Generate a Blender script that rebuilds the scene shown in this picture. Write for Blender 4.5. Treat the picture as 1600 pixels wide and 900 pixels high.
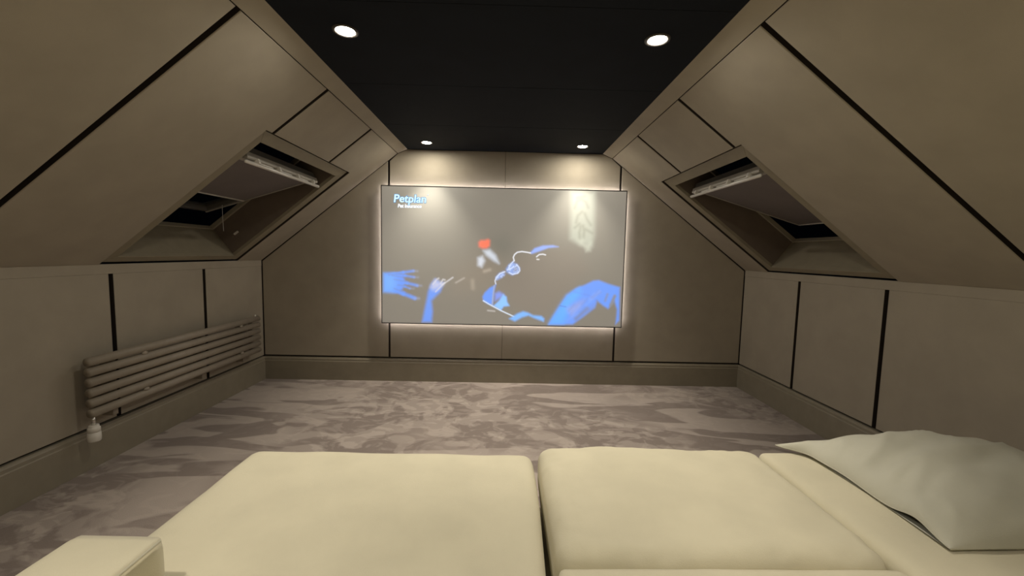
import bpy, bmesh, math, random
import numpy as np
from mathutils import Vector, Matrix, noise

for o in list(bpy.data.objects):
    bpy.data.objects.remove(o)
scene = bpy.context.scene
C = scene.collection
random.seed(4)

# ------------------------------------------------------------------ camera
YAW, PITCH, ROLL, EYE = 0.01297, -0.0839, 0.02168, 1.2334
fwd = Vector((math.sin(YAW)*math.cos(PITCH), math.cos(YAW)*math.cos(PITCH), math.sin(PITCH)))
rgt = Vector((math.cos(YAW), -math.sin(YAW), 0))
upv = rgt.cross(fwd)
r2 = rgt*math.cos(ROLL) + upv*math.sin(ROLL)
u2 = upv*math.cos(ROLL) - rgt*math.sin(ROLL)
cd = bpy.data.cameras.new('camera')
cd.sensor_width = 36.0
cd.lens = 640/1600*36
cd.clip_start = 0.02
cam = bpy.data.objects.new('camera', cd)
C.objects.link(cam)
m = Matrix((r2, u2, -fwd)).transposed().to_4x4()
m.translation = Vector((0, 0, EYE))
cam.matrix_world = m
scene.camera = cam

# ------------------------------------------------------------------ world, exposure
w = bpy.data.worlds.new('night')
scene.world = w
w.use_nodes = True
w.node_tree.nodes['Background'].inputs[0].default_value = (0.02, 0.03, 0.05, 1)
w.node_tree.nodes['Background'].inputs[1].default_value = 0.01
vs = scene.view_settings
vs.view_transform = 'Standard'
vs.look = 'None'
vs.gamma = 1
vs.use_curve_mapping = False
vs.exposure = 0.38
SPOT_W = 54.0            # each downlight's beam
LENS_E = 240.0            # glow of each downlight lens
LAMP_COL = (1.0, 0.90, 0.75)

# ------------------------------------------------------------------ room dimensions (metres)
D = 3.84                  # screen wall
BACK = -2.7
XL, XR = -2.283, 2.246    # knee walls
HK = 1.119                # knee wall height
SLX, SRX, ZS = -1.0176, 0.9444, 2.1224     # where slope meets the ceiling fillet
CLX, CRX, ZC = -0.930, 0.8553, 2.161       # ceiling edges
JOINTS = [BACK, -2.205, -1.44, -0.675, 0.09, 0.855, 1.62, 2.385, 3.112, D]
GAP = 0.0145
BASE_H = 0.215

# ------------------------------------------------------------------ materials
def mat(name):
    m = bpy.data.materials.new(name)
    m.use_nodes = True
    nt = m.node_tree
    return m, nt, nt.nodes['Principled BSDF']

def noise_ramp(nt, scale, c0, c1, detail=3, lo=0.35, hi=0.65, vec=None, distortion=0):
    n = nt.nodes.new('ShaderNodeTexNoise')
    n.inputs['Scale'].default_value = scale
    n.inputs['Detail'].default_value = detail
    n.inputs['Distortion'].default_value = distortion
    r = nt.nodes.new('ShaderNodeValToRGB')
    r.color_ramp.elements[0].position = lo
    r.color_ramp.elements[1].position = hi
    r.color_ramp.elements[0].color = (*c0, 1)
    r.color_ramp.elements[1].color = (*c1, 1)
    nt.links.new(n.outputs['Fac'], r.inputs[0])
    if vec is not None:
        nt.links.new(vec, n.inputs['Vector'])
    return n, r

def bump(nt, bsdf, height, strength, dist):
    b = nt.nodes.new('ShaderNodeBump')
    b.inputs['Strength'].default_value = strength
    b.inputs['Distance'].default_value = dist
    nt.links.new(height, b.inputs['Height'])
    nt.links.new(b.outputs[0], bsdf.inputs['Normal'])

def fabric(name, col, rough=0.9, var=0.06, weave=420, strength=0.25, sheen=0.0):
    m, nt, b = mat(name)
    tc = nt.nodes.new('ShaderNodeTexCoord')
    c0 = tuple(c*(1-var) for c in col)
    c1 = tuple(min(1, c*(1+var)) for c in col)
    n, r = noise_ramp(nt, 6, c0, c1, 4, vec=tc.outputs['Object'])
    nt.links.new(r.outputs[0], b.inputs['Base Color'])
    b.inputs['Roughness'].default_value = rough
    b.inputs['Specular IOR Level'].default_value = 0.2
    if sheen:
        b.inputs['Sheen Weight'].default_value = sheen
    f = nt.nodes.new('ShaderNodeTexNoise')
    f.inputs['Scale'].default_value = weave
    f.inputs['Detail'].default_value = 2
    nt.links.new(tc.outputs['Object'], f.inputs['Vector'])
    bump(nt, b, f.outputs['Fac'], strength, 0.0015)
    return m

def plain(name, col, rough=0.5, metal=0.0, spec=0.4):
    m, nt, b = mat(name)
    tc = nt.nodes.new('ShaderNodeTexCoord')
    n, r = noise_ramp(nt, 14, tuple(c*0.96 for c in col), tuple(min(1, c*1.04) for c in col), vec=tc.outputs['Object'])
    nt.links.new(r.outputs[0], b.inputs['Base Color'])
    b.inputs['Roughness'].default_value = rough
    b.inputs['Metallic'].default_value = metal
    b.inputs['Specular IOR Level'].default_value = spec
    return m

def glow(name, col, strength):
    m = bpy.data.materials.new(name)
    m.use_nodes = True
    nt = m.node_tree
    nt.nodes.remove(nt.nodes['Principled BSDF'])
    e = nt.nodes.new('ShaderNodeEmission')
    e.inputs[0].default_value = (*col, 1)
    e.inputs[1].default_value = strength
    nt.links.new(e.outputs[0], nt.nodes['Material Output'].inputs[0])
    return m

WALL_C = (0.375, 0.332, 0.262)
M = {}
M['wall'] = fabric('wall_fabric', WALL_C, 0.85, 0.04, 520, 0.2)
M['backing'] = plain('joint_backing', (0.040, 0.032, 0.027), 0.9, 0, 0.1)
M['trim'] = plain('trim_paint', (0.37, 0.31, 0.232), 0.55, 0, 0.35)
M['base'] = plain('skirting_paint', (0.28, 0.248, 0.185), 0.45, 0, 0.4)
M['black'] = fabric('black_ceiling', (0.0065, 0.0085, 0.0125), 0.85, 0.1, 300, 0.1)
M['lining'] = plain('window_lining', (0.27, 0.235, 0.165), 0.55, 0, 0.35)
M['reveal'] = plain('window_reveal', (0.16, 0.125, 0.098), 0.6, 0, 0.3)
M['winframe'] = plain('window_frame', (0.30, 0.27, 0.20), 0.45, 0, 0.4)
M['sash'] = plain('sash_paint', (0.42, 0.39, 0.34), 0.4, 0, 0.4)
M['sashshaded'] = plain('sash_frame_shaded', (0.13, 0.12, 0.105), 0.45, 0, 0.35)  # sash rails, darker than sash paint: their shade is put into the colour
M['blind'] = fabric('blind_cloth', (0.20, 0.175, 0.165), 0.8, 0.03, 500, 0.1)
M['alu'] = plain('blind_bar', (0.75, 0.72, 0.66), 0.35, 0.2, 0.5)
M['radiator'] = plain('radiator_enamel', (0.34, 0.295, 0.235), 0.42, 0, 0.45)
M['white'] = plain('white_plastic', (0.75, 0.72, 0.65), 0.4, 0, 0.4)
M['chrome'] = plain('chrome', (0.7, 0.68, 0.65), 0.25, 1.0, 0.5)
M['sofa'] = fabric('sofa_linen', (0.66, 0.615, 0.46), 0.9, 0.035, 380, 0.35, 0.15)
M['pillow'] = fabric('pillow_cotton', (0.57, 0.56, 0.465), 0.9, 0.04, 460, 0.3, 0.1)
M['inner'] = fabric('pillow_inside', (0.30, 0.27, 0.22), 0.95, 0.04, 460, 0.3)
M['bezel'] = plain('lamp_bezel', (0.10, 0.09, 0.08), 0.4, 0.3, 0.4)
M['lens'] = glow('lamp_lens', (1.0, 0.93, 0.80), LENS_E)
M['led'] = glow('led_strip', (1.0, 0.92, 0.93), 17.0)
M['edge'] = plain('screen_edge', (0.012, 0.011, 0.010), 0.5, 0, 0.3)
M['cord'] = plain('cord_white', (0.6, 0.58, 0.54), 0.6)

def glass_mat():
    m, nt, b = mat('window_glass')
    b.inputs['Base Color'].default_value = (0.8, 0.85, 0.85, 1)
    b.inputs['Roughness'].default_value = 0.03
    b.inputs['Transmission Weight'].default_value = 1.0
    b.inputs['IOR'].default_value = 1.45
    return m
M['glass'] = glass_mat()

def carpet_mat():
    m, nt, b = mat('carpet')
    tc = nt.nodes.new('ShaderNodeTexCoord')
    P = tc.outputs['Object']
    def mapping(scale, rot=0.0, loc=(0, 0, 0)):
        mp = nt.nodes.new('ShaderNodeMapping')
        mp.inputs['Scale'].default_value = scale
        mp.inputs['Rotation'].default_value = (0, 0, rot)
        mp.inputs['Location'].default_value = loc
        nt.links.new(P, mp.inputs[0])
        return mp.outputs[0]
    def mixn(a, b_, fac=None, mode='MIX', f=0.5):
        x = nt.nodes.new('ShaderNodeMix')
        x.data_type = 'RGBA'
        x.blend_type = mode
        x.inputs[0].default_value = f
        if fac is not None:
            nt.links.new(fac, x.inputs[0])
        nt.links.new(a, x.inputs[6]); nt.links.new(b_, x.inputs[7])
        return x.outputs[2]
    G0, G1 = (0, 0, 0), (1, 1, 1)
    # brushed nap: sharp-edged patches where the pile lies the other way
    _, a = noise_ramp(nt, 2.6, G0, G1, 4, 0.47, 0.53, mapping((1.0, 1.25, 1), 0.5), 1.6)
    _, b2 = noise_ramp(nt, 1.25, G0, G1, 2.2, 0.485, 0.515, mapping((0.9, 3.0, 1), 0.22, (3, 1, 0)), 1.1)
    _, c = noise_ramp(nt, 6.0, G0, G1, 3, 0.50, 0.58, mapping((0.9, 1.3, 1), 0.9, (7, 2, 0)), 1.8)
    _, sel = noise_ramp(nt, 0.8, G0, G1, 1, 0.44, 0.56, mapping((1, 1, 1), 0, (11.4, 5, 0)))
    ab = mixn(a.outputs[0], b2.outputs[0], sel.outputs[0])
    inv = nt.nodes.new('ShaderNodeMath'); inv.operation = 'MULTIPLY_ADD'
    inv.inputs[1].default_value = -0.28; inv.inputs[2].default_value = 0.40
    nt.links.new(sel.outputs[0], inv.inputs[0])
    abc = mixn(ab, c.outputs[0], inv.outputs[0])
    ramp = nt.nodes.new('ShaderNodeValToRGB')
    ramp.color_ramp.elements[0].position = 0.0
    ramp.color_ramp.elements[0].color = (0.26, 0.215, 0.19, 1)
    ramp.color_ramp.elements[1].position = 1.0
    ramp.color_ramp.elements[1].color = (0.47, 0.405, 0.36, 1)
    nt.links.new(abc, ramp.inputs[0])
    nt.links.new(ramp.outputs[0], b.inputs['Base Color'])
    b.inputs['Roughness'].default_value = 0.95
    b.inputs['Specular IOR Level'].default_value = 0.1
    b.inputs['Sheen Weight'].default_value = 0.15
    f = nt.nodes.new('ShaderNodeTexNoise')
    f.inputs['Scale'].default_value = 260
    nt.links.new(P, f.inputs['Vector'])
    bump(nt, b, f.outputs['Fac'], 0.5, 0.004)
    return m
M['carpet'] = carpet_mat()

# ------------------------------------------------------------------ helpers
def link(name, me, material=None, parent=None, smooth=False):
    o = bpy.data.objects.new(name, me)
    C.objects.link(o)
    if material is not None:
        me.materials.append(M[material] if isinstance(material, str) else material)
    if parent is not None:
        o.parent = parent
    if smooth:
        for p in me.polygons:
            p.use_smooth = True
    return o

def from_bm(name, bm, material, parent=None, smooth=False):
    bmesh.ops.recalc_face_normals(bm, faces=bm.faces)
    me = bpy.data.meshes.new(name)
    bm.to_mesh(me); bm.free()
    return link(name, me, material, parent, smooth)

def tag(o, label, cat, group=None):
    o['label'] = label; o['category'] = cat
    if group: o['group'] = group
    return o

def thing(name, label, cat, loc=(0, 0, 0), group=None):
    o = bpy.data.objects.new(name, None)
    o.empty_display_size = 0.05
    C.objects.link(o)
    o.location = loc
    return tag(o, label, cat, group)

def settle(o):
    """children were modelled in world space: keep them there under a moved empty"""
    inv = Matrix.Translation(-Vector(o.location))
    for ch in o.children:
        ch.matrix_parent_inverse = inv

def structure(o):
    o['kind'] = 'structure'
    return o

def inset_poly(poly, d):
    """mitred inward offset of a simple polygon"""
    n = len(poly)
    area = sum(poly[i][0]*poly[(i+1) % n][1] - poly[(i+1) % n][0]*poly[i][1] for i in range(n))
    sg = 1 if area > 0 else -1
    out = []
    for i in range(n):
        p0, p1, p2 = (Vector(poly[(i+k) % n]) for k in (-1, 0, 1))
        e1 = (p1-p0).normalized(); e2 = (p2-p1).normalized()
        n1 = Vector((-e1.y, e1.x))*sg; n2 = Vector((-e2.y, e2.x))*sg
        b = (n1+n2); k = d/max(0.2, (1+n1.dot(n2)))
        out.append(p1 + b*k)
    return out

def add_slab(bm, fr, poly, n0, n1, ch=0.0):
    """polygon in frame fr=(O,U,V,N), from depth n0 (back) to n1 (front), chamfered front edge"""
    O, U, V, N = fr
    P = lambda q, n: O + U*q[0] + V*q[1] + N*n
    rings = [[bm.verts.new(P(q, n0)) for q in poly]]
    if ch > 0:
        rings.append([bm.verts.new(P(q, n1-ch)) for q in poly])
        rings.append([bm.verts.new(P(q, n1-ch*0.3)) for q in inset_poly(poly, ch*0.3)])
        rings.append([bm.verts.new(P(q, n1)) for q in inset_poly(poly, ch)])
    else:
        rings.append([bm.verts.new(P(q, n1)) for q in poly])
    k = len(poly)
    for a, b in zip(rings[:-1], rings[1:]):
        for i in range(k):
            bm.faces.new((a[i], a[(i+1) % k], b[(i+1) % k], b[i]))
    bm.faces.new(rings[0]); bm.faces.new(rings[-1])

def slab(name, fr, poly, n0, n1, material, parent=None, ch=0.0):
    bm = bmesh.new()
    add_slab(bm, fr, poly, n0, n1, ch)
    return from_bm(name, bm, material, parent)

def panel(fr, poly, n0, n1, material, parent, ch):
    """padded panel: cloth face on a board with dark sides"""
    bm = bmesh.new()
    add_slab(bm, fr, poly, n0, n1, ch)
    N = fr[3]; O = fr[0]
    for f in bm.faces:
        ns = [(v.co-O).dot(N) for v in f.verts]
        if min(ns) < n0+1e-5:
            f.material_index = 1
    o = from_bm('panel', bm, material, parent)
    o.data.materials.append(M['backing'])
    return o

def rect(a0, a1, b0, b1):
    return [(a0, b0), (a1, b0), (a1, b1), (a0, b1)]

def add_tube(bm, pts, r, seg=14, cap=True):
    pts = [Vector(p) for p in pts]
    rr = r if isinstance(r, (list, tuple)) else [r]*len(pts)
    rings = []
    ref = None
    for i, p in enumerate(pts):
        t = (pts[min(i+1, len(pts)-1)] - pts[max(i-1, 0)]).normalized()
        if ref is None:
            ref = t.orthogonal().normalized()
        ref = (ref - t*ref.dot(t)).normalized()
        bn = t.cross(ref)
        rings.append([bm.verts.new(p + (ref*math.cos(a) + bn*math.sin(a))*rr[i]) for a in [2*math.pi*k/seg for k in range(seg)]])
    for a, b in zip(rings[:-1], rings[1:]):
        for k in range(seg):
            bm.faces.new((a[k], a[(k+1) % seg], b[(k+1) % seg], b[k]))
    if cap:
        bm.faces.new(rings[0]); bm.faces.new(rings[-1])

def tube(name, pts, r, material, parent=None, seg=14):
    bm = bmesh.new()
    add_tube(bm, pts, r, seg)
    return from_bm(name, bm, material, parent, True)

X, Y, Z = Vector((1, 0, 0)), Vector((0, 1, 0)), Vector((0, 0, 1))
FLOOR = (Vector((0, 0, 0)), X, Y, Z)
CEIL = (Vector((0, 0, ZC)), X, Y, -Z)
KL = (Vector((XL, 0, 0)), Y, Z, X)
KR = (Vector((XR, 0, 0)), Y, Z, -X)
FAR = (Vector((0, D, 0)), X, Z, -Y)
uL = Vector((SLX-XL, 0, ZS-HK)); LENL = uL.length; uL.normalize()
uR = Vector((SRX-XR, 0, ZS-HK)); LENR = uR.length; uR.normalize()
SL = (Vector((XL, 0, HK)), Y, uL, Vector((uL.z, 0, -uL.x)))
SR = (Vector((XR, 0, HK)), Y, uR, Vector((-uR.z, 0, uR.x)))

# ------------------------------------------------------------------ room shell
PT = 0.026      # panel thickness in front of the dark backing
floor = structure(slab('floor', FLOOR, rect(XL-0.1, XR+0.1, BACK-0.1, D+0.1), -0.1, 0.0, 'carpet'))

ceiling = structure(slab('ceiling', CEIL, rect(CLX-0.05, CRX+0.05, BACK-0.1, D+0.1), -0.12, -0.012, 'backing'))
for a, b in zip(JOINTS[:-1], JOINTS[1:]):
    slab('panel', CEIL, rect(CLX-0.003, CRX+0.003, a+0.0008, b-0.0008), -0.012, 0.0, 'black', ceiling, 0.002)

# knee walls
WS0, WS1, WY0, WY1 = 0.0, 1.212, 2.322, 3.494      # roof-window cut-out (along slope, along room)
for side, fr in (('left', KL), ('right', KR)):
    wl = structure(slab('wall_'+side, fr, rect(BACK-0.1, D+0.1, 0, HK), -0.12, -PT, 'backing'))
    for a, b in zip(JOINTS[:-1], JOINTS[1:]):
        e = 0.004 if b == D else GAP
        panel(fr, rect(a+GAP, b-e, BASE_H+0.012, 1.0675), -PT, 0.0, 'wall', wl, 0.002)
    slab('top_board', fr, rect(BACK, D-0.003, 1.068, HK+0.004), -PT, 0.0, 'wall', wl, 0.0)

# sloping ceilings with the window cut-out
for side, fr, LEN in (('left', SL, LENL), ('right', SR, LENR)):
    bm = bmesh.new()
    for r in (rect(BACK-0.1, WY0, -0.02, LEN+0.05), rect(WY1, D+0.1, -0.02, LEN+0.05),
              rect(WY0, WY1, WS1, LEN+0.05)):
        add_slab(bm, fr, r, -0.10, -PT)
    cs = structure(from_bm('ceiling_'+side, bm, 'backing'))
    top = LEN-0.004
    for a, b in zip(JOINTS[:-1], JOINTS[1:]):
        y0, y1 = a+GAP, b-(0.004 if b == D else GAP)
        if b <= WY0:
            poly = rect(y0, y1, 0.003, top)
        elif a < WY0 < b:
            poly = [(y0, 0.003), (WY0-0.004, 0.003), (WY0-0.004, WS1+0.004), (y1, WS1+0.004), (y1, top), (y0, top)]
        elif a < WY1 < b:
            poly = [(WY1+0.008, 0.003), (y1, 0.003), (y1, top), (y0, top), (y0, WS1+0.004), (WY1+0.008, WS1+0.004)]
        else:
            poly = rect(y0, y1, WS1+0.004, top)
        panel(fr, poly, -PT, 0.0, 'wall', cs, 0.004)

# fillet boards between slope and black ceiling
for i, (sx, cx) in enumerate(((SLX, CLX), (SRX, CRX))):
    v = Vector((cx-sx, 0, ZC-ZS)); ln = v.length; v.normalize()
    nrm = Vector((v.z, 0, -v.x)) if v.x > 0 else Vector((-v.z, 0, v.x))
    fr = (Vector((sx, 0, ZS)), Y, v, nrm)
    structure(slab('trim_%d' % (i+1), fr, rect(BACK, D-0.002, 0.0, ln), -0.02, 0.0, 'wall', None, 0.001))

# screen wall
def slope_z(x):
    return HK + (x-XL)*(ZS-HK)/(SLX-XL) if x < 0 else HK + (XR-x)*(ZS-HK)/(XR-SRX)
far = structure(slab('wall_screen', FAR, [(XL-0.1, 0), (XR+0.1, 0), (XR+0.1, HK), (SRX, ZS+0.03), (CRX, ZC+0.05), (CLX, ZC+0.05), (SLX, ZS+0.03), (XL-0.1, HK)],
                     -0.12, -PT, 'backing'))
JA, JB, JC = -1.101, -0.0345, 1.033
zb = BASE_H+0.014
e = 0.006
panel(FAR, [(XL+e, zb), (JA-0.009, zb), (JA-0.009, slope_z(JA)-e), (XL+e, HK-0.004)], -PT, 0, 'wall', far, 0.005)
panel(FAR, [(JA+0.009, zb), (JB-0.0012, zb), (JB-0.0012, ZC-0.002), (CLX, ZC-0.002), (SLX, ZS-0.002), (JA+0.009, slope_z(JA)-0.003)], -PT, 0, 'wall', far, 0.003)
panel(FAR, [(JB+0.0012, zb), (JC-0.009, zb), (JC-0.009, slope_z(JC)-0.003), (SRX, ZS-0.002), (CRX, ZC-0.002), (JB+0.0012, ZC-0.002)], -PT, 0, 'wall', far, 0.003)
panel(FAR, [(JC+0.009, zb), (XR-e, zb), (XR-e, HK-0.004), (JC+0.009, slope_z(JC)-e)], -PT, 0, 'wall', far, 0.005)

# rear gable, behind the camera
BK = (Vector((0, BACK, 0)), X, Z, Y)
rear = structure(slab('wall_rear', BK, [(XL-0.1, 0), (XR+0.1, 0), (XR+0.1, HK), (SRX, ZS+0.03), (CRX, ZC+0.05), (CLX, ZC+0.05), (SLX, ZS+0.03), (XL-0.1, HK)], -0.12, 0.0, 'wall'))

# skirtings: moulded profile swept along each wall
def skirting(name, p0, p1, inward):
    prof = [(0, 0), (0.016, 0), (0.016, 0.178), (0.012, 0.184), (0.012, 0.200), (0.006, 0.208), (0.004, BASE_H), (-0.02, BASE_H), (-0.02, 0)]
    bm = bmesh.new()
    inward = Vector(inward)
    rings = [[bm.verts.new(Vector(p) + inward*a + Z*b) for a, b in prof] for p in (p0, p1)]
    k = len(prof)
    for i in range(k):
        bm.faces.new((rings[0][i], rings[0][(i+1) % k], rings[1][(i+1) % k], rings[1][i]))
    bm.faces.new(rings[0]); bm.faces.new(rings[1])
    return structure(from_bm(name, bm, 'base'))
skirting('baseboard_left', (XL, BACK, 0), (XL, D, 0), X)
skirting('baseboard_right', (XR, BACK, 0), (XR, D, 0), -X)
skirting('baseboard_screen', (XL, D, 0), (XR, D, 0), -Y)

# ------------------------------------------------------------------ roof windows (pivoted open, blackout blinds)
def roof_window(idx, fr, blind_s0):
    O, U, V, N = fr
    y0, y1, s0, s1 = 2.330, 3.484, 0.010, 1.205        # architrave outside
    a0, a1, b0, b1 = 2.392, 3.402, 0.062, 1.126        # opening inside the architrave
    root = bpy.data.objects.new('window_%d' % idx, None)
    root.empty_display_size = 0.05
    C.objects.link(root)
    structure(root)
    root.location = O + U*0.5*(y0+y1) + V*0.0
    parts = []
    # mitred architrave
    for poly in ([(y0, s0), (y1, s0), (a1, b0), (a0, b0)], [(y1, s0), (y1, s1), (a1, b1), (a1, b0)],
                 [(y1, s1), (y0, s1), (a0, b1), (a1, b1)], [(y0, s1), (y0, s0), (a0, b0), (a0, b1)]):
        parts.append(slab('architrave', fr, poly, -0.036, -0.012, 'lining', root, 0.002))
    # reveal boards
    d = -0.285
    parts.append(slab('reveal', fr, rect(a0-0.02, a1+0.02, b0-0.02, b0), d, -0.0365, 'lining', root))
    parts.append(slab('reveal', fr, rect(a0-0.02, a1+0.02, b1, b1+0.02), d, -0.0365, 'backing', root))  # top board near-black: shade of the gap above the sash put into its colour
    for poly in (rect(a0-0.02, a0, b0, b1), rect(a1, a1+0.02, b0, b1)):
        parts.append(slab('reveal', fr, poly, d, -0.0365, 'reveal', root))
    # fixed frame
    fw = 0.022
    for poly in (rect(a0, a1, b0, b0+0.010), rect(a0, a1, b1-fw, b1), rect(a0, a0+fw, b0+0.010, b1-fw), rect(a1-fw, a1, b0+0.010, b1-fw)):
        parts.append(slab('frame_bar', fr, poly, d-0.022, d+0.010, 'winframe', root, 0.004))
    # pivoting sash, top swung into the room
    th = math.radians(21)
    pv = O + V*0.592 + N*(-0.225)
    V2 = V*math.cos(th) + N*math.sin(th)
    N2 = N*math.cos(th) - V*math.sin(th)
    F2 = (pv, U, V2, N2)
    q0, q1, h = a0+0.042, a1-0.044, 0.49
    ht = 0.430
    rw = 0.034
    bm = bmesh.new()
    for r in (rect(q0, q1, -h, -h+rw), rect(q0, q1, ht-rw, ht), rect(q0, q0+rw, -h+rw, ht-rw), rect(q1-rw, q1, -h+rw, ht-rw)):
        add_slab(bm, F2, r, -0.05, 0.0, 0.003)
    sash = from_bm('sash', bm, 'sashshaded', root)
    parts.append(sash)
    subs = [slab('pane', F2, rect(q0+rw-0.005, q1-rw+0.005, -h+rw-0.005, ht-rw+0.005), -0.034, -0.028, 'glass', sash)]
    # blind cloth with its bottom bar, side channel and head box
    subs.append(slab('blind', F2, rect(q0+0.012, q1-0.012, blind_s0, ht-0.049), 0.001, 0.004, 'blind', sash))
    subs.append(slab('blind_bottom_bar', F2, rect(q0+0.008, q1-0.008, blind_s0-0.012, blind_s0), 0.0, 0.010, 'alu', sash, 0.002))
    for r in (rect(q0, q0+0.010, -h, h-0.06), rect(q1-0.010, q1, -h, h-0.06)):
        subs.append(slab('blind_channel', F2, r, 0.0005, 0.009, 'sash', sash, 0.002))
    subs.append(slab('blind_head_box', F2, rect(q0+0.005, q1-0.005, ht-0.050, ht-0.016), 0.001, 0.034, 'sash', sash, 0.010))
    subs.append(slab('ventilation_flap', F2, rect(q0+0.02, q1-0.02, ht-0.014, ht+0.018), 0.002, 0.042, 'sash', sash, 0.012))
    # control bar carried on brackets
    P2 = lambda y, s, n: pv + U*y + V2*s + N2*n
    subs.append(tube('control_bar', [P2(q0, h-0.055, 0.060), P2(q0+0.006, h-0.055, 0.062), P2(q1-0.006, h-0.055, 0.062), P2(q1, h-0.055, 0.060)], [0.006, 0.011, 0.011, 0.006], 'alu', sash, 12))
    for k in (0.12, 0.37, 0.63, 0.88):
        yy = q0 + (q1-q0)*k
        subs.append(slab('bar_bracket', F2, rect(yy-0.009, yy+0.009, h-0.066, h-0.030), 0.034, 0.062, 'alu', sash, 0.005))
    for k in (0.25, 0.5, 0.75):
        yy = q0 + (q1-q0)*k
        subs.append(slab('flap_catch', F2, rect(yy-0.07, yy+0.07, ht-0.012, ht+0.006), 0.036, 0.050, 'alu', sash, 0.006))
    # barrel-bolt keep on the far reveal and the blind's pull cord
    c0 = O + U*(a1-0.17) + V*0.33 + N*(-0.30)
    if idx == 1:
        parts.append(slab('bolt_keep', fr, rect(a1-0.010, a1-0.0005, 0.175, 0.215), -0.150, -0.136, 'white', root, 0.002))
        parts.append(tube('pull_cord', [c0, c0 - Z*0.10, c0 - Z*0.2 + X*0.004], 0.002, 'cord', root, 6))
    settle(root)
    for ch in parts:
        pass
    return root
w1 = roof_window(1, SL, -0.165)
w1['label'] = 'open roof window above the radiator, blind drawn part way down'
w2 = roof_window(2, SR, -0.478)
w2['label'] = 'open roof window in the right slope, blind drawn fully down'

# ------------------------------------------------------------------ downlights
def downlight(x, y, label):
    t = thing('downlight', label, 'downlight', (x, y, ZC), 'recessed ceiling downlights')
    bm = bmesh.new()
    prof = [(0.037, -0.001), (0.040, -0.005), (0.048, -0.007), (0.053, -0.004), (0.054, 0.0), (0.037, 0.0)]
    seg = 28
    rings = [[bm.verts.new((r*math.cos(2*math.pi*k/seg), r*math.sin(2*math.pi*k/seg), z)) for k in range(seg)] for r, z in prof]
    for i in range(len(prof)):
        a, b = rings[i], rings[(i+1) % len(prof)]
        for k in range(seg):
            bm.faces.new((a[k], a[(k+1) % seg], b[(k+1) % seg], b[k]))
    from_bm('bezel', bm, 'bezel', t, True)
    bm = bmesh.new()
    ra = [bm.verts.new((0.038*math.cos(2*math.pi*k/seg), 0.038*math.sin(2*math.pi*k/seg), -0.003)) for k in range(seg)]
    rb = [bm.verts.new((0.024*math.cos(2*math.pi*k/seg), 0.024*math.sin(2*math.pi*k/seg), -0.006)) for k in range(seg)]
    for k in range(seg):
        bm.faces.new((ra[k], ra[(k+1) % seg], rb[(k+1) % seg], rb[k]))
    bm.faces.new(rb)
    from_bm('lens', bm, 'lens', t)
    ld = bpy.data.lights.new('beam', 'SPOT')
    ld.energy = SPOT_W
    ld.color = LAMP_COL
    ld.spot_size = math.radians(80)
    ld.spot_blend = 1.0
    ld.shadow_soft_size = 0.025
    lo = bpy.data.objects.new('beam', ld)
    C.objects.link(lo)
    lo.parent = t
    lo.location = (0, 0, -0.035)
    return t
LX, RX = -0.707, 0.624
downlight(LX, 3.585, 'small lit downlight in the black ceiling above the left end of the screen')
downlight(RX, 3.585, 'small lit downlight in the black ceiling above the right end of the screen')
downlight(LX, 1.832, 'large bright downlight in the black ceiling, nearer to the viewer, by the left slope')
downlight(RX, 1.832, 'large bright downlight in the black ceiling, nearer to the viewer, by the right slope')
downlight(LX, 0.08, 'downlight in the ceiling directly over the left half of the sofa')
downlight(RX, 0.08, 'downlight in the ceiling directly over the right half of the sofa')
downlight(LX, -1.672, 'downlight in the ceiling behind the sofa, by the left slope')
downlight(RX, -1.672, 'downlight in the ceiling behind the sofa, by the right slope')

# ------------------------------------------------------------------ projection screen
SX0, SX1, SZ0, SZ1, SY = -1.156, 1.082, 0.5625, 1.8255, 3.778
scr = thing('projection_screen', 'wide backlit projection screen with thin black edge showing a dark film scene', 'screen', (0.5*(SX0+SX1), SY, SZ0))
SF = (Vector((0, SY, 0)), X, Z, -Y)

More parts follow.
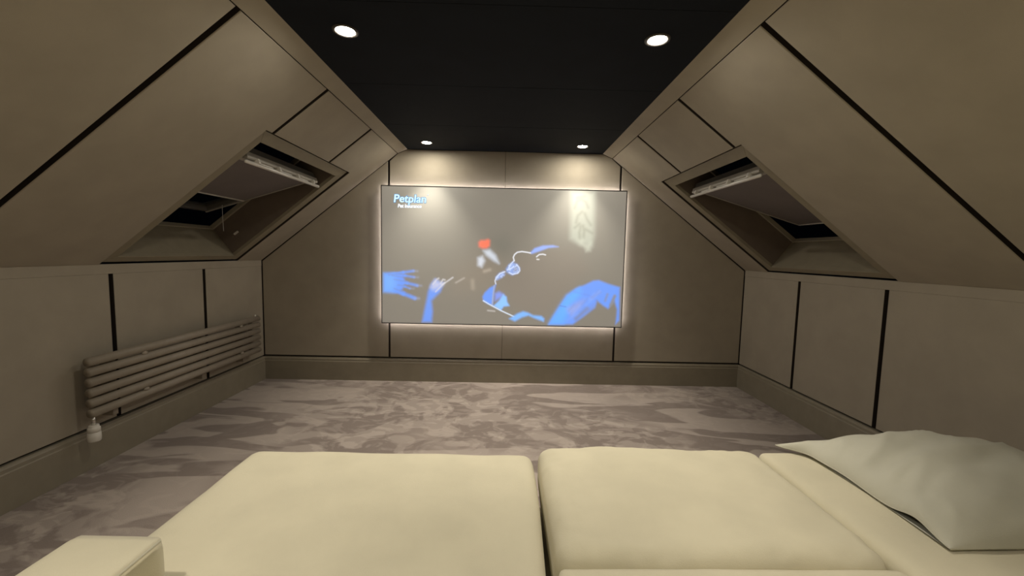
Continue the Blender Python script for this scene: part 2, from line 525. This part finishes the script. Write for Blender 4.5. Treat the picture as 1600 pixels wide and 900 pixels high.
def screen_picture(nx, ny):
    """the frame on show, as soft-edged shapes; coordinates are read off in units of the screen's own 1340 x 743 layout"""
    U_, V_ = np.meshgrid((np.arange(nx)+0.5)/nx, (np.arange(ny)+0.5)/ny)
    def uv(x, y):
        v = 0.5
        for _ in range(4):
            u = (x-52-3*v)/(1340-40*v)
            v = (y-68-27.5*u)/743
        return u, v
    A = 1340/743.0
    px, py = U_*A, V_
    img = np.zeros((ny, nx, 3))
    img[:] = np.array((0.158, 0.140, 0.116))
    def sdf(poly):
        pts = [uv(*p) for p in poly]; pts = [(a*A, b) for a, b in pts]
        d = np.full(px.shape, 1e9); s = np.ones(px.shape)
        n = len(pts); j = n-1
        for i in range(n):
            ax, ay = pts[i]; bx, by = pts[j]
            ex, ey = bx-ax, by-ay
            wx, wy = px-ax, py-ay
            t = np.clip((wx*ex+wy*ey)/(ex*ex+ey*ey+1e-12), 0, 1)
            d = np.minimum(d, (wx-ex*t)**2 + (wy-ey*t)**2)
            c1, c2, c3 = py >= ay, py < by, ex*wy > ey*wx
            s = np.where((c1 & c2 & c3) | (~c1 & ~c2 & ~c3), -s, s)
            j = i
        return s*np.sqrt(d)
    def line(poly):
        pts = [uv(*p) for p in poly]; pts = [(a*A, b) for a, b in pts]
        d = np.full(px.shape, 1e9)
        for (ax, ay), (bx, by) in zip(pts[:-1], pts[1:]):
            ex, ey = bx-ax, by-ay
            wx, wy = px-ax, py-ay
            t = np.clip((wx*ex+wy*ey)/(ex*ex+ey*ey+1e-12), 0, 1)
            d = np.minimum(d, (wx-ex*t)**2 + (wy-ey*t)**2)
        return np.sqrt(d)
    def put(mask, col, a=1.0):
        k = (np.clip(mask, 0, 1)*a)[..., None]
        img[:] = img*(1-k) + np.array(col)*k
    def fill(poly, col, soft=6, a=1.0):
        s = 1.7*soft/743.0
        x = np.clip(0.5 - sdf(poly)/(2*s), 0, 1)
        put(x*x*(3-2*x), col, a)
    def stroke(poly, col, width=5, soft=4, a=1.0):
        w_, s = width/743.0/2, 1.25*soft/743.0
        x = np.clip(0.5 - (line(poly)-w_)/(2*s), 0, 1)
        put(x*x*(3-2*x), col, a)
    BL = (0.085, 0.25, 0.80); LB = (0.14, 0.40, 0.90); PALE = (0.62, 0.72, 0.92); BG = (0.158, 0.140, 0.116)
    # shop sign, out of focus
    fill([(1085, 100), (1215, 100), (1212, 330), (1200, 390), (1110, 370), (1078, 350)], (0.44, 0.47, 0.38), 14, 0.75)
    for p in ([(1105, 185), (1118, 150), (1142, 138), (1165, 152), (1178, 182)], [(1112, 262), (1122, 225), (1145, 205)], [(1160, 215), (1172, 245), (1192, 275)], [(1132, 350), (1130, 318), (1136, 285)], [(1152, 346), (1156, 310), (1150, 280)],
              [(1165, 300), (1200, 320)], [(1120, 130), (1160, 122)], [(1105, 290), (1130, 270)]):
        stroke(p, (0.16, 0.17, 0.12), 9, 11, 0.75)
    fill([(1120, 360), (1150, 350), (1160, 395), (1130, 385)], (0.50, 0.52, 0.42), 12, 0.7)
    fill([(1160, 385), (1195, 370), (1190, 415), (1165, 420)], (0.50, 0.52, 0.42), 10, 0.7)
    # dark shape behind and the head's soft mass
    fill([(650, 360), (720, 340), (760, 390), (720, 440), (660, 420)], (0.11, 0.11, 0.09), 40, 0.6)
    fill([(440, 520), (620, 430), (760, 520), (620, 640), (460, 640)], (0.20, 0.155, 0.115), 60, 0.5)
    fill([(790, 450), (860, 430), (1000, 390), (1120, 420), (1180, 520), (1080, 640), (930, 780), (760, 720), (690, 600), (760, 520)], (0.165, 0.135, 0.11), 30, 0.8)
    # red blur and white reflections
    fill([(582, 372), (592, 362), (612, 362), (630, 356), (638, 362), (636, 388), (622, 400), (600, 400), (584, 392)], (1.0, 0.13, 0.06), 9, 1.0)
    fill([(605, 415), (640, 410), (672, 440), (690, 485), (660, 470), (620, 440)], (0.55, 0.60, 0.68), 9, 0.9)
    fill([(575, 455), (600, 445), (612, 470), (596, 505), (575, 495)], (0.58, 0.62, 0.70), 9, 0.9)
    stroke([(610, 528), (640, 520)], (0.45, 0.38, 0.30), 12, 10, 0.6)
    stroke([(545, 580), (548, 620)], (0.38, 0.32, 0.25), 18, 12, 0.5)
    stroke([(455, 590), (500, 565)], (0.50, 0.45, 0.40), 6, 6, 0.6)
    # hand at the left edge
    fill([(64, 538), (120, 534), (165, 545), (180, 585), (165, 625), (130, 648), (64, 640)], BL, 7, 1.0)
    for p, w_ in (([(110, 545), (170, 534), (225, 526)], 15), ([(110, 556), (180, 552), (228, 560)], 12), ([(120, 580), (190, 592), (245, 606)], 17),
                  ([(110, 625), (170, 650), (232, 676)], 24), ([(130, 600), (180, 612), (205, 622)], 8)):
        stroke(p[:2], BL, w_, 6, 0.95)
        stroke(p[1:], BL, w_*0.8, 7, 0.85)
        stroke([p[2], (p[2][0]+22, p[2][1]+1)], (0.30, 0.34, 0.50), w_*0.45, 8, 0.5)
    fill([(64, 545), (120, 548), (130, 600), (110, 638), (64, 636)], LB, 16, 0.6)
    for p in ([(110, 552), (205, 566)], [(120, 572), (215, 590)], [(140, 603), (215, 612)], [(120, 622), (205, 655)], [(90, 548), (160, 540)]):
        stroke(p, (0.12, 0.15, 0.32), 3, 6, 0.6)
    # raised forearm and hand
    fill([(272, 808), (285, 740), (298, 680), (305, 640), (320, 600), (345, 570), (372, 590), (388, 590), (370, 640), (345, 665), (322, 690), (328, 750), (322, 808)], BL, 8, 0.95)
    fill([(318, 615), (340, 575), (375, 590), (385, 600), (360, 620), (330, 630)], (0.50, 0.50, 0.62), 12, 0.8)
    for p in ([(330, 600), (352, 572), (362, 566)], [(380, 600), (405, 585), (438, 562)], [(372, 595), (385, 572), (395, 575)], [(345, 640), (395, 590)]):
        stroke(p, (0.62, 0.60, 0.62), 6, 5, 0.8)
    # profile of the face: brow, nose, lips, chin as rim light
    fill([(862, 425), (885, 402), (930, 388), (985, 386), (1015, 394), (960, 400), (905, 420), (868, 432)], (0.22, 0.36, 0.9), 5, 0.95)
    stroke([(862, 428), (845, 424), (815, 420), (790, 424), (775, 436), (768, 452), (773, 470)], (0.85, 0.88, 0.95), 5, 3.5, 0.95)
    stroke([(895, 448), (910, 436), (930, 434), (944, 438)], (0.85, 0.88, 0.95), 5, 3.5, 0.9)
    stroke([(897, 462), (908, 463)], (0.85, 0.85, 0.85), 5, 3, 0.9)
    fill([(745, 490), (765, 478), (790, 490), (803, 512), (795, 535), (760, 548), (730, 532), (728, 515)], (0.22, 0.38, 0.85), 6, 0.75)
    fill([(775, 500), (790, 505), (788, 525), (770, 528)], BG, 6, 0.7)
    for p in ([(770, 472), (752, 490), (745, 505)], [(785, 490), (800, 508), (803, 525), (792, 538)], [(735, 520), (760, 510), (770, 500)], [(745, 535), (765, 545), (790, 538)]):
        stroke(p, (0.66, 0.75, 0.98), 5, 3.5, 0.9)
    fill([(672, 560), (690, 540), (715, 528), (722, 545), (705, 562), (680, 575)], (0.26, 0.42, 0.9), 6, 0.7)
    stroke([(722, 530), (695, 540), (675, 562), (668, 580), (672, 598)], (0.70, 0.78, 0.98), 5, 3.5, 0.9)
    rs = np.random.RandomState(7)
    for k in range(16):
        a_ = rs.uniform(0, 6.28); x_ = 766 + 30*math.cos(a_)*rs.uniform(0.3, 1); y_ = 514 + 26*math.sin(a_)*rs.uniform(0.3, 1)
        stroke([(x_, y_), (x_+rs.uniform(-14, 14), y_+rs.uniform(-12, 12))], (0.55, 0.66, 0.98), 3, 4, 0.7)
    for k in range(10):
        x_ = rs.uniform(676, 716); y_ = 566 - (x_-676)*0.7 + rs.uniform(-8, 12)
        stroke([(x_, y_), (x_+rs.uniform(-8, 10), y_+rs.uniform(-10, 6))], (0.48, 0.60, 0.95), 3, 4, 0.7)
    # chin strap and neck
    fill([(600, 668), (612, 645), (640, 618), (672, 602), (662, 640), (655, 715), (625, 705), (604, 690)], BL, 5, 1.0)
    fill([(668, 650), (690, 640), (715, 655), (700, 672), (668, 690)], (0.16, 0.26, 0.8), 8, 0.9)
    stroke([(664, 606), (658, 650), (652, 712)], (0.30, 0.34, 0.48), 7, 3.5, 0.9)
    fill([(660, 718), (690, 690), (712, 656), (730, 668), (733, 695), (745, 718), (715, 722), (700, 742)], (0.20, 0.46, 0.95), 5, 1.0)
    stroke([(604, 690), (640, 712), (700, 745), (770, 778)], (0.72, 0.84, 1.0), 5, 3.5, 0.9)
    stroke([(628, 744), (665, 748)], (0.55, 0.52, 0.50), 6, 5, 0.7)
    fill([(745, 790), (790, 762), (820, 750), (845, 756), (875, 772), (920, 776), (935, 790), (932, 806), (880, 786), (850, 772), (815, 782), (775, 804)], LB, 6, 0.95)
    # shoulder
    fill([(960, 822), (985, 775), (1020, 720), (1060, 660), (1110, 622), (1160, 602), (1205, 580), (1235, 577), (1290, 598), (1350, 616), (1345, 800), (1325, 822),
          (1335, 740), (1320, 690), (1285, 735), (1262, 720), (1225, 690), (1215, 730), (1150, 780), (1090, 822)], BL, 6, 1.0)
    fill([(962, 820), (1020, 722), (1060, 662), (1130, 618), (1140, 650), (1080, 720), (1040, 820)], (0.07, 0.36, 0.98), 14, 0.8)
    fill([(1060, 735), (1120, 700), (1150, 690), (1130, 730), (1085, 770)], (0.28, 0.30, 0.55), 16, 0.7)
    stroke([(1022, 718), (1055, 724)], (0.05, 0.12, 0.45), 4, 3, 0.9)
    stroke([(1100, 640), (1180, 660), (1225, 690)], (0.08, 0.18, 0.65), 4, 8, 0.6)
    stroke([(1270, 690), (1282, 655)], (0.16, 0.20, 0.35), 12, 7, 0.8)
    stroke([(1300, 715), (1322, 665)], (0.19, 0.18, 0.16), 16, 7, 0.9)
    stroke([(1110, 790), (1170, 735)], BG, 20, 12, 0.6)
    for k in range(14):
        x_ = rs.uniform(1060, 1210); y_ = 790 - (x_-1060)*0.55 + rs.uniform(-45, 20)
        stroke([(x_, y_), (x_+rs.uniform(30, 60), y_-rs.uniform(25, 50))], (0.15, 0.20, 0.48) if k % 2 else (0.20, 0.36, 0.88), 5, 9, 0.4)
    fill([(1130, 815), (1180, 760), (1222, 725), (1262, 745), (1300, 745), (1322, 770), (1320, 818)], BG, 16, 0.75)
    return img

def build_picture():
    nx, ny = 480, 270
    img = screen_picture(nx, ny)
    me = bpy.data.meshes.new('picture')
    xs = np.linspace(SX0+0.006, SX1-0.006, nx+1); zs = np.linspace(SZ1-0.006, SZ0+0.006, ny+1)
    gx, gz = np.meshgrid(xs, zs)
    co = np.stack([gx.ravel(), np.full(gx.size, SY-0.001), gz.ravel()], 1)
    I, J = np.meshgrid(np.arange(ny), np.arange(nx), indexing='ij')
    a = (I*(nx+1)+J).ravel()
    quads = np.stack([a, a+nx+1, a+nx+2, a+1], 1)
    me.from_pydata(co.tolist(), [], quads.tolist())
    at = me.attributes.new('picture', 'FLOAT_COLOR', 'FACE')
    at.data.foreach_set('color', np.concatenate([img.reshape(-1, 3), np.ones((nx*ny, 1))], 1).astype(np.float32).ravel())
    mm, nt, b = mat('screen_picture')
    an = nt.nodes.new('ShaderNodeAttribute')
    an.attribute_name = 'picture'
    b.inputs['Base Color'].default_value = (0.25, 0.25, 0.232, 1)
    b.inputs['Roughness'].default_value = 0.8
    b.inputs['Specular IOR Level'].default_value = 0.15
    nt.links.new(an.outputs['Color'], b.inputs['Emission Color'])
    b.inputs['Emission Strength'].default_value = 0.9
    return link('picture', me, mm, scr)

slab('screen_board', SF, rect(SX0+0.006, SX1-0.006, SZ0+0.006, SZ1-0.006), -0.028, -0.0005, 'edge', scr)
pic = build_picture()
for r in (rect(SX0, SX1, SZ1-0.008, SZ1), rect(SX0, SX1, SZ0, SZ0+0.008), rect(SX0, SX0+0.008, SZ0+0.008, SZ1-0.008), rect(SX1-0.008, SX1, SZ0+0.008, SZ1-0.008)):
    slab('edge_strip', SF, r, -0.03, 0.002, 'edge', scr)
for r in (rect(SX0+0.03, SX1-0.03, SZ1-0.020, SZ1-0.010), rect(SX0+0.03, SX1-0.03, SZ0+0.010, SZ0+0.020),
          rect(SX0+0.010, SX0+0.020, SZ0+0.03, SZ1-0.03), rect(SX1-0.020, SX1-0.010, SZ0+0.03, SZ1-0.03)):
    slab('led_strip', SF, r, -0.036, -0.030, 'led', scr)
for x in (-0.75, 0.68):
    for z in (0.8, 1.6):
        slab('wall_bracket', SF, rect(x-0.03, x+0.03, z-0.03, z+0.03), -(D-SY)+0.0, -0.0285, 'edge', scr)

def lettering(name, body, x, z, size, col, strength, shear=0.12, weight=0.0, width=None, lift=0.0018):
    cu = bpy.data.curves.new(name, 'FONT')
    cu.body = body
    cu.size = size
    cu.shear = shear
    cu.extrude = 0.0004
    cu.offset = weight
    o = bpy.data.objects.new(name, cu)
    C.objects.link(o)
    bpy.context.view_layer.update()
    me = bpy.data.meshes.new_from_object(o.evaluated_get(bpy.context.evaluated_depsgraph_get()))
    bpy.data.objects.remove(o)
    xs = [v.co.x for v in me.vertices]
    k = 1.0 if width is None else width/(max(xs)-min(xs))
    me.transform(Matrix.Translation((x, SY-lift, z)) @ Matrix.Rotation(math.pi/2, 4, 'X') @ Matrix.Diagonal((k, 1, 1, 1)) @ Matrix.Translation((-min(xs), 0, 0)))
    return link(name, me, glow(name+'_glow', col, strength), pic)
PXM = (SX1-SX0)/387.0
def spos(px, py):
    return SX0 + (px-595)*PXM, SZ1 - (py-290-(px-595)*0.019)*PXM
x, z = spos(615.3, 316.2)
lettering('brand_lettering', 'Petplan', x, z, 0.098, (0.62, 0.88, 1.0), 1.0, 0.10, 0.0016, 50.5*PXM)
lettering('brand_lettering_halo', 'Petplan', x-0.003, z, 0.098, (0.10, 0.36, 0.80), 0.75, 0.10, 0.0050, 51.5*PXM, 0.0014)
x, z = spos(621.5, 324.6)
lettering('tagline_lettering', 'Pet Insurance', x, z, 0.044, (0.80, 0.90, 1.0), 1.2, 0.10, 0.0012, 37*PXM)
x, z = spos(668.6, 305.2)
bm = bmesh.new()
add_slab(bm, (Vector((x, SY-0.0015, z)), X, Z, -Y), [(0.006*math.cos(a), 0.006*math.sin(a)) for a in [2*math.pi*k/10 for k in range(10)]], 0.0, 0.0006)
from_bm('registered_mark', bm, glow('mark_glow', (0.85, 0.92, 1.0), 0.95), pic)
settle(scr)

# ------------------------------------------------------------------ radiator
RY0, RY1 = 2.135, 3.615
RXC = XL + 0.088
rad = thing('radiator', 'taupe horizontal radiator of six round tubes under the left roof window', 'radiator', (XL, 0.5*(RY0+RY1), 0.30))
R_ = 0.0235
for i in range(6):
    zc = 0.615 - i*0.0558
    pts, rr = [], []
    for k in range(5):
        a = math.pi/2*k/4
        pts.append((RXC, RY0 + 0.010*(1-math.sin(a)), zc)); rr.append(max(0.004, R_*(1-0.45*(1-math.sin(a))) if k else R_*0.35))
    for k in range(5):
        a = math.pi/2*(4-k)/4
        pts.append((RXC, RY1 - 0.010*(1-math.sin(a)), zc)); rr.append(max(0.004, R_*(1-0.45*(1-math.sin(a))) if k < 4 else R_*0.35))
    tube('tube', pts, rr, 'radiator', rad, 20)
for y in (RY0+0.055, RY1-0.055):
    tube('header_pipe', [(RXC-0.035, y, 0.625), (RXC-0.035, y, 0.325)], 0.017, 'radiator', rad)
for y in (2.464, 3.366):
    for z in (0.587, 0.364):
        bm = bmesh.new()
        bmesh.ops.create_uvsphere(bm, u_segments=14, v_segments=8, radius=1)
        bmesh.ops.transform(bm, matrix=Matrix.Translation((RXC+0.011, y, z)) @ Matrix.Diagonal((0.012, 0.020, 0.012, 1)), verts=bm.verts)
        from_bm('tube_clip', bm, 'radiator', rad, True)
for y in (2.30, 2.98, 3.45):
    slab('wall_bracket', KL, rect(y-0.016, y+0.016, 0.268, 0.60), 0.0008, 0.064, 'radiator', rad, 0.003)
tube('bleed_valve', [(RXC, RY1-0.04, 0.630), (RXC, RY1-0.04, 0.652)], 0.007, 'white', rad, 10)
tube('inlet_pipe', [(RXC, 2.128+0.02, 0.322), (RXC, 2.128+0.02, 0.262)], 0.009, 'chrome', rad)
bm = bmesh.new()
prof = [(0.272, 0.012), (0.2715, 0.021), (0.270, 0.022), (0.260, 0.022), (0.2595, 0.0225), (0.258, 0.026), (0.250, 0.027), (0.236, 0.027), (0.2355, 0.0255), (0.2315, 0.0255), (0.231, 0.0275), (0.205, 0.0285), (0.188, 0.0275), (0.183, 0.025), (0.1805, 0.018), (0.180, 0.008)]
add_tube(bm, [(RXC, 2.148, z) for z, r in prof], [r for z, r in prof], 22)
from_bm('thermostat_head', bm, 'white', rad, True)['label'] = 'white thermostat valve head'
settle(rad)

# ------------------------------------------------------------------ sofa
def cushion(name, x0, x1, y0, y1, z0, z1, r, crown, material, parent=None, wob=0.006, seed=0, nxy=(44, 36), wr=0.0, notch=None):
    """rounded, slightly domed upholstery block"""
    cx, cy, cz = (x0+x1)/2, (y0+y1)/2, (z0+z1)/2
    hx, hy, hz = (x1-x0)/2, (y1-y0)/2, (z1-z0)/2
    r = min(r, hz*0.98)
    bm = bmesh.new()
    def coord(n, h):
        # denser near the rounded edges
        t = [i/n*2-1 for i in range(n+1)]
        return [math.copysign(abs(q)**0.75, q)*h if q else 0.0 for q in t]
    ax, ay, az = coord(nxy[0], hx), coord(nxy[1], hy), coord(8, hz)
    if notch:
        # the row pair at the notch gets its own sharp step
        jn = min(range(1, nxy[1]-1), key=lambda j: abs(ay[j]+cy-notch[1]))
        ay[jn] = notch[1]-cy-0.006; ay[jn+1] = max(ay[jn+1], notch[1]-cy+0.006)
        ay[jn+1] = notch[1]-cy+0.012
    V = {}
    def vert(i, j, k):
        key = (i, j, k)
        if key in V: return V[key]
        p = Vector((ax[i], ay[j], az[k]))
        q = Vector((max(-hx+r, min(hx-r, p.x)), max(-hy+r, min(hy-r, p.y)), max(-hz+r, min(hz-r, p.z))))
        d = p - q
        if d.length > 1e-9:
            # cube-to-sphere on the corner region
            p = q + d.normalized()*r*min(1.0, max(abs(d.x), abs(d.y), abs(d.z))/r)
        u, v, s = p.x/hx, p.y/hy, p.z/hz
        dome = crown*(1-u**4)*(1-v**4)
        if s > -0.2:
            p.z += dome*max(0, s)
            f = noise.noise(Vector((p.x*3.1+seed, p.y*3.1, p.z*2+seed*1.7)))
            g = noise.noise(Vector((p.x*9+seed, p.y*7, seed)))
            p.z += (wob*f + wob*0.35*g)*max(0, s)
            if wr:
                e_ = max(abs(u), abs(v))**6
                p.z += wr*e_*noise.noise(Vector((p.x*26+seed, p.y*26, seed)))*max(0, s)
        f2 = noise.noise(Vector((p.x*2.3+seed*3, p.y*2.3, p.z*3)))
        p.x += wob*0.9*f2*abs(u)**3
        p.y += wob*0.9*f2*abs(v)**3
        if notch and j <= jn:
            # narrower beside the arm
            p.x = hx - (hx-p.x)*(x1-notch[0])/(x1-x0)
        V[key] = bm.verts.new(p + Vector((cx, cy, cz)))
        return V[key]
    nx_, ny_, nz_ = nxy[0], nxy[1], 8
    for i in range(nx_):
        for j in range(ny_):
            for k in (0, nz_):
                bm.faces.new((vert(i, j, k), vert(i+1, j, k), vert(i+1, j+1, k), vert(i, j+1, k)))
    for i in range(nx_):
        for k in range(nz_):
            for j in (0, ny_):
                bm.faces.new((vert(i, j, k), vert(i+1, j, k), vert(i+1, j, k+1), vert(i, j, k+1)))
    for j in range(ny_):
        for k in range(nz_):
            for i in (0, nx_):
                bm.faces.new((vert(i, j, k), vert(i, j+1, k), vert(i, j+1, k+1), vert(i, j, k+1)))
    return from_bm(name, bm, material, parent, True)

sofa = thing('sofa', 'deep cream upholstered sofa with low box arm facing the screen', 'sofa', (0.5, 0.5, 0))
cushion('base', -0.925, 2.0, -0.29, 1.52, 0.05, 0.262, 0.03, 0.0, 'sofa', sofa, 0.002, 1, (30, 20))
cushion('backrest', -0.925, 2.0, -0.60, -0.295, 0.10, 0.78, 0.05, 0.0, 'sofa', sofa, 0.004, 2, (30, 10))
arm = cushion('arm', -0.932, -0.738, -0.55, 0.862, 0.265, 0.603, 0.016, 0.004, 'sofa', sofa, 0.002, 3, (12, 40))
arm2 = cushion('arm', 2.03, 2.21, -0.55, 0.862, 0.05, 0.603, 0.016, 0.004, 'sofa', sofa, 0.002, 4, (12, 40))
tube('piping', [(-0.7375, -0.50, 0.5975), (-0.7365, 0.2, 0.5985), (-0.7375, 0.845, 0.598)], 0.0028, 'sofa', arm, 8)
for x in (-0.85, 1.92):
    for y in (-0.45, 1.4):
        slab('foot', FLOOR, rect(x-0.03, x+0.03, y-0.03, y+0.03), 0.0, 0.06, 'edge', sofa)
settle(sofa)

tag(cushion('seat_cushion', -0.985, 0.118, -0.27, 1.575, 0.272, 0.448, 0.045, 0.012, 'sofa', None, 0.007, 5, (50, 60), 0.0, (-0.722, 0.872)),
    'largest cream seat cushion, the long one beside the box arm', 'cushion', 'sofa seat cushions')
tag(cushion('seat_cushion', 0.138, 1.034, 0.985, 1.62, 0.272, 0.458, 0.052, 0.016, 'sofa', None, 0.008, 9, (50, 40), 0.010),
    'plump cream seat cushion in the middle of the sofa front', 'cushion', 'sofa seat cushions')
tag(cushion('seat_cushion', 0.142, 1.03, -0.27, 0.978, 0.272, 0.450, 0.022, 0.008, 'sofa', None, 0.005, 12, (40, 40)),
    'cream cushion at the bottom edge, behind the plump middle one', 'cushion', 'sofa seat cushions')
tag(cushion('seat_cushion', 1.037, 2.015, -0.27, 1.615, 0.272, 0.450, 0.035, 0.008, 'sofa', None, 0.006, 15, (40, 50)),
    'cream seat cushion lying under the loose pillow', 'cushion', 'sofa seat cushions')

# loose pillow in an open-ended case
def pillow():
    t = thing('pillow', 'loose grey-cream pillow in an open-ended case at the right end of the sofa', 'pillow', (1.60, 1.325, 0.461))
    cx, cy, zb_ = 1.602, 1.325, 0.4615
    HX, HY, TOP = 0.392, 0.297, 0.130
    n = 72
    def top(a, b):
        f = max(0.0, 1-abs(a)**3.2)**0.60*max(0.0, 1-abs(b)**3.0)**0.55
        z = TOP*f
        x, y = a*HX, b*HY
        edge = min(1.0, (1-max(abs(a), abs(b)))*6)
        # creases running across the case, deepest near the front
        w1_ = noise.noise(Vector((x*2.6+y*1.5, y*10.0-x*3.4, 3.3)))
        w2_ = noise.noise(Vector((x*6+4, y*20-x*8, 1.3)))
        ridge = (1-abs(noise.noise(Vector((x*3.0, y*9-x*4.5, 8.1))))*2.2)
        z += (0.016*w1_ + 0.009*w2_ + 0.011*max(0, ridge)**3)*(0.3+0.7*min(1, f*2))*edge
        # the open end: upper layer lifts off the lower one near the front corner
        k = math.exp(-((1+a)/0.10)**2)
        z += k*(0.003 + 0.022*math.exp(-((b+0.66)/0.20)**2) + 0.006*math.exp(-((b-0.2)/0.3)**2))
        return max(0.003, z)
    def place(a, b, z):
        x = a*HX*(1-0.02*(1-b*b)*abs(a)); y = b*HY*(1-0.03*(1-a*a)*abs(b))
        ear = math.exp(-((1-b)/0.16)**2)*math.exp(-((1+a)/0.22)**2)
        x -= 0.085*ear
        return Vector((cx + x, cy + y, zb_ + z + 0.004*ear))
    bm = bmesh.new()
    ts = [math.sin(math.pi/2*(2*i/n-1)) for i in range(n+1)]
    gt = [[bm.verts.new(place(a, b, top(a, b))) for b in ts] for a in ts]
    gb = [[bm.verts.new(place(a, b, 0.0)) for b in ts] for a in ts]
    for i in range(n):
        for j in range(n):
            bm.faces.new((gt[i][j], gt[i+1][j], gt[i+1][j+1], gt[i][j+1]))
            bm.faces.new((gb[i][j], gb[i][j+1], gb[i+1][j+1], gb[i+1][j]))
    for g in range(n):
        for (p, q) in (((g, 0), (g+1, 0)), ((g, n), (g+1, n)), ((n, g), (n, g+1))):
            bm.faces.new((gt[p[0]][p[1]], gt[q[0]][q[1]], gb[q[0]][q[1]], gb[p[0]][p[1]]))
    from_bm('pillow_case', bm, 'pillow', t, True)
    # stitched edge along the mouth of the case
    tube('case_hem', [Vector(gp) for gp in [place(-1, b, top(-1, b)) for b in ts[1:-1]]], 0.0022, 'pillow', t, 6)
    # the filling seen inside the mouth
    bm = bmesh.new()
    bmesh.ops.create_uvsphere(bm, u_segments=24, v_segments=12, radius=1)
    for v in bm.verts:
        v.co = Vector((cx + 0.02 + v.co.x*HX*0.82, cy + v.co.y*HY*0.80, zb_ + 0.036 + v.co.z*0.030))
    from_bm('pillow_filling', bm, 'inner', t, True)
    settle(t)
pillow()
